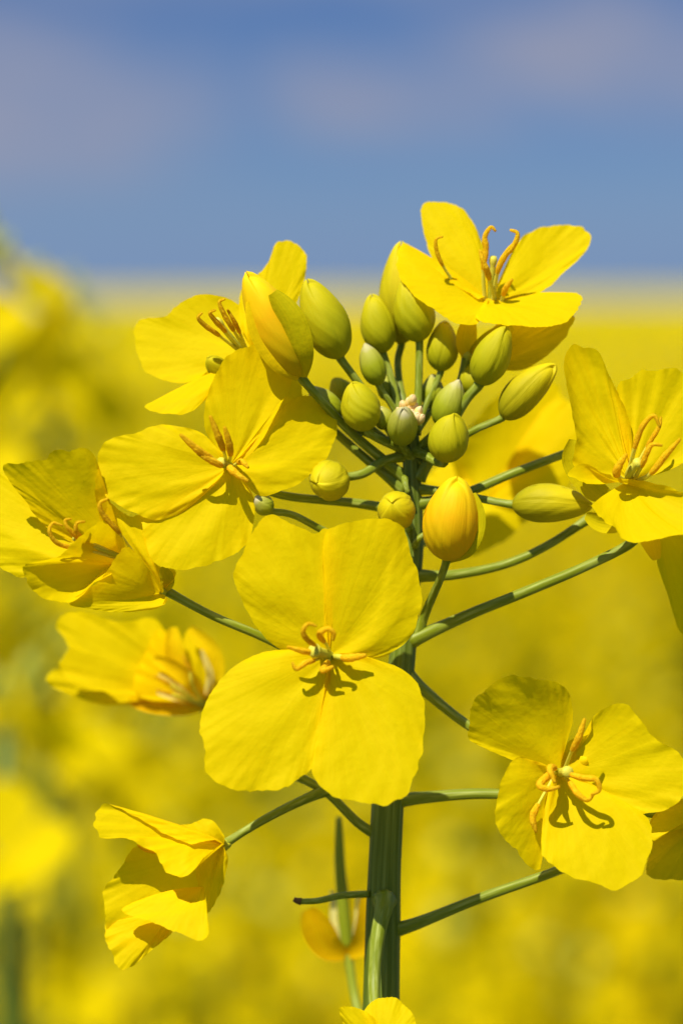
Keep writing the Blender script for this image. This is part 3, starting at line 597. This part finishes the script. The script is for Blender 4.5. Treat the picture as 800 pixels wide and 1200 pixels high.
# ------------------------------------------------------------------ the field behind
def fan_petal(rnd, cx, R_, ang, lift, n=6):
    """coarse petal for blurred flowers: local flower frame, metres"""
    V = [(0, 0, 0)]; wd = .62
    for i in range(n+1):
        a = ang + (i/n-.5)*2*wd*1.15; rr = R_*(.72+.28*sin(pi*i/n)); V.append((cos(a)*rr, sin(a)*rr, lift*rr+rnd.uniform(-.04, .04)*R_))
    return V, [(0, i+1, i+2) for i in range(n)]
def flower_geo(rnd, R_=.0095, n=6, openness=.35):
    V, F = [], []
    for q in range(4):
        v, f = fan_petal(rnd, 0, R_*rnd.uniform(.9, 1.08), q*pi/2+rnd.uniform(-.15, .15), openness*rnd.uniform(.5, 1.4), n)
        o = len(V); V += v; F += [tuple(i+o for i in t) for t in f]
    return V, F
def rotm(az, tilt):
    ca, sa, ct, st = cos(az), sin(az), cos(tilt), sin(tilt)
    Ry = np.array([[ct, 0, st], [0, 1, 0], [-st, 0, ct]]); Rz = np.array([[ca, -sa, 0], [sa, ca, 0], [0, 0, 1]])
    return Rz @ Ry
def sph_geo(r, ln, k=6):
    V = [(0, 0, 0)]; F = []
    for t, q in ((.3, 1), (.7, .8)):
        V += [(r*q*cos(2*pi*j/k), r*q*sin(2*pi*j/k), ln*t) for j in range(k)]
    V.append((0, 0, ln)); e = len(V)-1
    for j in range(k):
        j2 = (j+1) % k; F += [(0, 1+j2, 1+j), (1+j, 1+j2, 1+k+j2), (1+j, 1+k+j2, 1+k+j), (1+k+j, 1+k+j2, e)]
    return V, F

FPETAL = petal_mat('field_petal', (.84, .635, .0004), (.90, .685, .0006), vein=0)
FGREEN = skin_mat('field_green', [(.1, (.18, .21, .004)), (.9, (.26, .28, .005))], trans=.3, spec=.1)
FBUD = skin_mat('field_bud', [(.1, (.30, .32, .02)), (.9, (.45, .42, .02))], trans=.1)

# neighbour plants, each a thing with its own stem, flowers and buds
nf_rnd = random.Random(9)
fv, ff = flower_geo(nf_rnd, .0098, 10)
NF = []
for q in range(3):
    fv, ff = flower_geo(nf_rnd, .0098, 10, openness=(.2, .5, .9)[q])
    me = bpy.data.meshes.new('blossom'); me.from_pydata(fv, [], ff); me.materials.append(FPETAL); me.uv_layers.new(name='UVMap')
    me.polygons.foreach_set('use_smooth', [True]*len(ff)); NF.append(me)
bv, bf = sph_geo(.0018, .007, 8)
NB = bpy.data.meshes.new('bud'); NB.from_pydata(bv, [], bf); NB.materials.append(FBUD); NB.uv_layers.new(name='UVMap')
NB.polygons.foreach_set('use_smooth', [True]*len(bf))
def neighbour(top, label, seed, nfl=22, length=.14, lean=(0, 0), spread=.024, nb=10, sr=.0012):
    rnd = random.Random(seed); tx, ty, tz = top
    r = bpy.data.objects.new('rapeseed_plant', None); COL.objects.link(r)
    bx, by = tx+lean[0], ty+lean[1]; r.location = (bx, by, 0); r['_w'] = [bx, by, 0]
    r['label'] = label; r['category'] = 'flowering plant'; r['group'] = 'blurred rapeseed plants beside the front one'
    path = [(tx, ty, tz), (tx+lean[0]*.1, ty+lean[1]*.1, tz-.1), (tx+lean[0]*.4, ty+lean[1]*.4, tz-.35), (bx, by, .3), (bx, by, -.02)]
    V, F, UV = tube_geo(path, sr, .005, n=24, k=8)
    mesh_obj('stem', V, F, STEM, r, UV, world=True, org=(bx, by, 0))
    Cc = crom(path, 200)
    for i in range(nfl):
        t = (i+.6)/nfl; zz = tz-.012-length*t; c = Cc[np.argmin(abs(Cc[:, 2]-zz))]
        az = i*2.4+rnd.uniform(-.3, .3); rad = spread*(.35+.75*t**.6)*rnd.uniform(.85, 1.2); h = .012
        fl = bpy.data.objects.new('flower', NF[rnd.randrange(3)]); COL.objects.link(fl); fl.parent = r
        p = np.array([c[0]+rad*cos(az), c[1]+rad*sin(az), zz+h]); fl.location = p-np.array(r['_w'])
        fl.rotation_euler = (0, rnd.uniform(.5, 1.25), az); s = rnd.uniform(.85, 1.15); fl.scale = (s, s, s)
        V, F, UV = tube_geo([tuple(c), (c[0]+rad*.5*cos(az), c[1]+rad*.5*sin(az), zz+.003), tuple(p)], .00045, n=6, k=6)
        pd = mesh_obj('pedicel', V, F, PED, None, UV, world=True, org=c); pd.parent = r; pd.location = np.array(c)-np.array(r['_w'])
    for i in range(nb):
        az = i*2.4; rad = .003+.0009*i; c = np.array([tx+rad*cos(az), ty+rad*sin(az), tz+.006-.0011*i])
        o = bpy.data.objects.new('bud', NB); COL.objects.link(o); o.parent = r; o.location = c-np.array(r['_w']); o.rotation_euler = (0, .15+.06*i, az)
    return r
def at(px, py, dist):
    return W(px, py, dist/U-DIST)
neighbour(at(-50, 322, .47), 'blurred plant cut by the left edge, its top above the horizon', 1, 34, .10, (-.02, .02), .026)
neighbour(at(62, 385, .62), 'blurred leaning plant right of the one that tops the horizon', 2, 20, .10, (.03, .02), .024)
neighbour(at(60, 800, .60), 'blurred plant low on the left below the drooping flower', 3, 24, .14, (-.08, .03), .028)
neighbour(at(175, 880, .85), 'blurred plant behind the crumpled lower left flower', 4, 26, .16, (-.05, .05), .03)
neighbour(at(-20, 640, .75), 'blurred plant at the left edge behind the cup shaped flower', 5, 24, .15, (-.03, .05), .03)
neighbour(at(250, 1010, .95), 'blurred plant between the crumpled flower and the main stem', 6, 22, .16, (.02, .05), .03)

neighbour(at(6, 860, .42), 'blurred plant at the lower left edge showing mostly its dark green stem', 7, 3, .02, (.004, .0), .010, nb=5, sr=.0017)
# the crop itself: a mass nobody could count, one object
rng = np.random.default_rng(5); rr_ = random.Random(8)
def raceme_template(nfl, n, seed, length=.13, spread=.028):
    rnd = random.Random(seed); V, F, M = [], [], []
    for i in range(nfl):
        t = (i+.5)/nfl; az = i*2.4+rnd.uniform(-.4, .4); rad = spread*(.3+.8*t**.6)*rnd.uniform(.8, 1.25)
        v, f = flower_geo(rnd, .0100*rnd.uniform(.9, 1.15)*(1.0 if n > 3 else 1.25), n, rnd.uniform(.15, .9)); R = rotm(az, rnd.uniform(.4, 1.2))
        p = np.array([rad*cos(az), rad*sin(az), -length*t]); v = (np.array(v) @ R.T)+p; o = len(V); V += v.tolist(); F += [tuple(a+o for a in q) for q in f]; M += [0]*len(f)
    v, f = sph_geo(.006, .014, 5); o = len(V); V += [(a, b, c-.002) for a, b, c in v]; F += [tuple(a+o for a in q) for q in f]; M += [2]*len(f)
    o = len(V); k = 4
    for z, r in ((0, .0015), (-.2, .003), (-.75, .005)):
        V += [(r*cos(2*pi*j/k)+(.02*sin(seed) if z < -.3 else 0), r*sin(2*pi*j/k), z) for j in range(k)]
    for a in range(2):
        for j in range(k):
            q = o+a*k+j; q2 = o+a*k+(j+1) % k; F += [(q, q2, q2+k), (q, q2+k, q+k)]; M += [1, 1]
    for q in range(5):                                       # leaves lower down
        az = rnd.uniform(0, 6.28); z = -.2-.1*q; o = len(V); l = rnd.uniform(.06, .12); w_ = .02
        V += [(0, 0, z), (l*.5*cos(az)-w_*sin(az), l*.5*sin(az)+w_*cos(az), z+.02), (l*cos(az), l*sin(az), z-.01), (l*.5*cos(az)+w_*sin(az), l*.5*sin(az)-w_*cos(az), z+.02)]
        F += [(o, o+1, o+2), (o, o+2, o+3)]; M += [1, 1]
    return np.array(V), np.array(F), np.array(M)
near_t = [raceme_template(18, 5, s) for s in range(5)]
far_t = [raceme_template(9, 2, s+20, spread=.035) for s in range(4)]
AV, AF, AM = [], [], []; off = 0
def scatter(y0, y1, dens, temps, half, scale=1.0):
    global off
    A_ = (half(y1)+half(y0))*(y1-y0); n = int(A_*dens)
    for i in range(n):
        while True:
            y = rng.uniform(y0, y1); x = rng.uniform(-half(y1), half(y1))
            if abs(x) < half(y) and sin(x*9+1.3*y)+sin(y*5.1-x*3)+sin(x*17-y*3.7)*.6 > rng.uniform(-2.6, .9) - (1.2 if x > 0 else 0): break
        V, F, M = temps[rng.integers(len(temps))]; R = rotm(rng.uniform(0, 6.28), rng.normal(0, .12))
        h = .93+rng.normal(0, .035)+.025*sin(x*3.1+y*1.7)+.02*sin(y*2.3-x)
        s = scale*rng.uniform(.85, 1.2)
        AV.append((V*s) @ R.T + np.array([x, y, h])); AF.append(F+off); AM.append(M); off += len(V)
scatter(.95, 2.2, 105, near_t, lambda y: .22+.26*y)
scatter(2.2, 5, 85, near_t, lambda y: .15+.24*y)
scatter(5, 12, 60, far_t, lambda y: .2+.2*y, 1.3)
scatter(12, 30, 18, far_t, lambda y: .2+.18*y, 2.0)
V = np.vstack(AV); F = np.vstack(AF); M = np.concatenate(AM)
# closed top of the crop where single stems no longer show, rolling out to the horizon
def sheet(y0, y1, ny, nx, half, z0, amp):
    ys = y0*(y1/y0)**(np.linspace(0, 1, ny)); P = []
    for y in ys:
        xs = np.linspace(-1, 1, nx)*half(y)
        P.append(np.stack([xs, np.full(nx, y), z0+rng.normal(0, amp*min(1, 3/ (1+y*.02)), nx)], 1))
    P = np.vstack(P); Fq = []
    for i in range(ny-1):
        for j in range(nx-1):
            a = i*nx+j; Fq += [(a, a+1, a+1+nx), (a, a+1+nx, a+nx)]
    return P, np.array(Fq)
P2, F2 = sheet(9, 2500, 220, 160, lambda y: .5+.5*y, .90, .02)
F2 = F2+len(V); V = np.vstack([V, P2]); F = np.vstack([F, F2]); M = np.concatenate([M, np.full(len(F2), 3)])
m, t, out = new_mat('crop_top')
tcn = N(t, 'ShaderNodeTexCoord'); nn_ = N(t, 'ShaderNodeTexNoise'); nn_.inputs['Scale'].default_value = .7; nn_.inputs['Detail'].default_value = 8
crn = ramp(t, [(.3, (.24, .23, .002)), (.5, (.46, .35, .001)), (.7, (.56, .42, .001))]); prn = N(t, 'ShaderNodeBsdfPrincipled'); prn.inputs['Roughness'].default_value = .8; prn.inputs['Specular IOR Level'].default_value = 0
t.links.new(tcn.outputs['Object'], nn_.inputs['Vector']); t.links.new(nn_.outputs['Fac'], crn.inputs[0]); t.links.new(crn.outputs[0], prn.inputs['Base Color']); t.links.new(prn.outputs[0], out.inputs[0])
CROP = m
me = bpy.data.meshes.new('rapeseed_field')
me.vertices.add(len(V)); me.vertices.foreach_set('co', V.astype(np.float32).ravel())
me.loops.add(len(F)*3); me.loops.foreach_set('vertex_index', F.astype(np.int32).ravel())
me.polygons.add(len(F)); me.polygons.foreach_set('loop_start', np.arange(0, len(F)*3, 3, dtype=np.int32))
me.polygons.foreach_set('loop_total', np.full(len(F), 3, dtype=np.int32))
for q in (FPETAL, FGREEN, FBUD, CROP): me.materials.append(q)
me.polygons.foreach_set('material_index', M.astype(np.int32)); me.uv_layers.new(name='UVMap'); me.update(); me.validate()
fo = bpy.data.objects.new('rapeseed_field', me); COL.objects.link(fo)
fo['label'] = 'blurred mass of yellow flowering rapeseed stretching to the horizon'; fo['category'] = 'crop field'; fo['kind'] = 'stuff'

# ground: one sheet out to the horizon
m, t, out = new_mat('soil')
nn_ = N(t, 'ShaderNodeTexNoise'); nn_.inputs['Scale'].default_value = 6; nn_.inputs['Detail'].default_value = 8; tcn = N(t, 'ShaderNodeTexCoord')
crn = ramp(t, [(.35, (.05, .06, .015)), (.65, (.10, .11, .03))]); prn = N(t, 'ShaderNodeBsdfPrincipled'); prn.inputs['Roughness'].default_value = .95
t.links.new(tcn.outputs['Object'], nn_.inputs['Vector']); t.links.new(nn_.outputs['Fac'], crn.inputs[0]); t.links.new(crn.outputs[0], prn.inputs['Base Color']); t.links.new(prn.outputs[0], out.inputs[0])
g = mesh_obj('ground', [(-4000, -500, 0), (4000, -500, 0), (4000, 6000, 0), (-4000, 6000, 0)], [(0, 1, 2, 3)], m, world=True, org=(0, 0, 0))
g['kind'] = 'structure'

for o in bpy.data.objects:
    if '_w' in o: del o['_w']
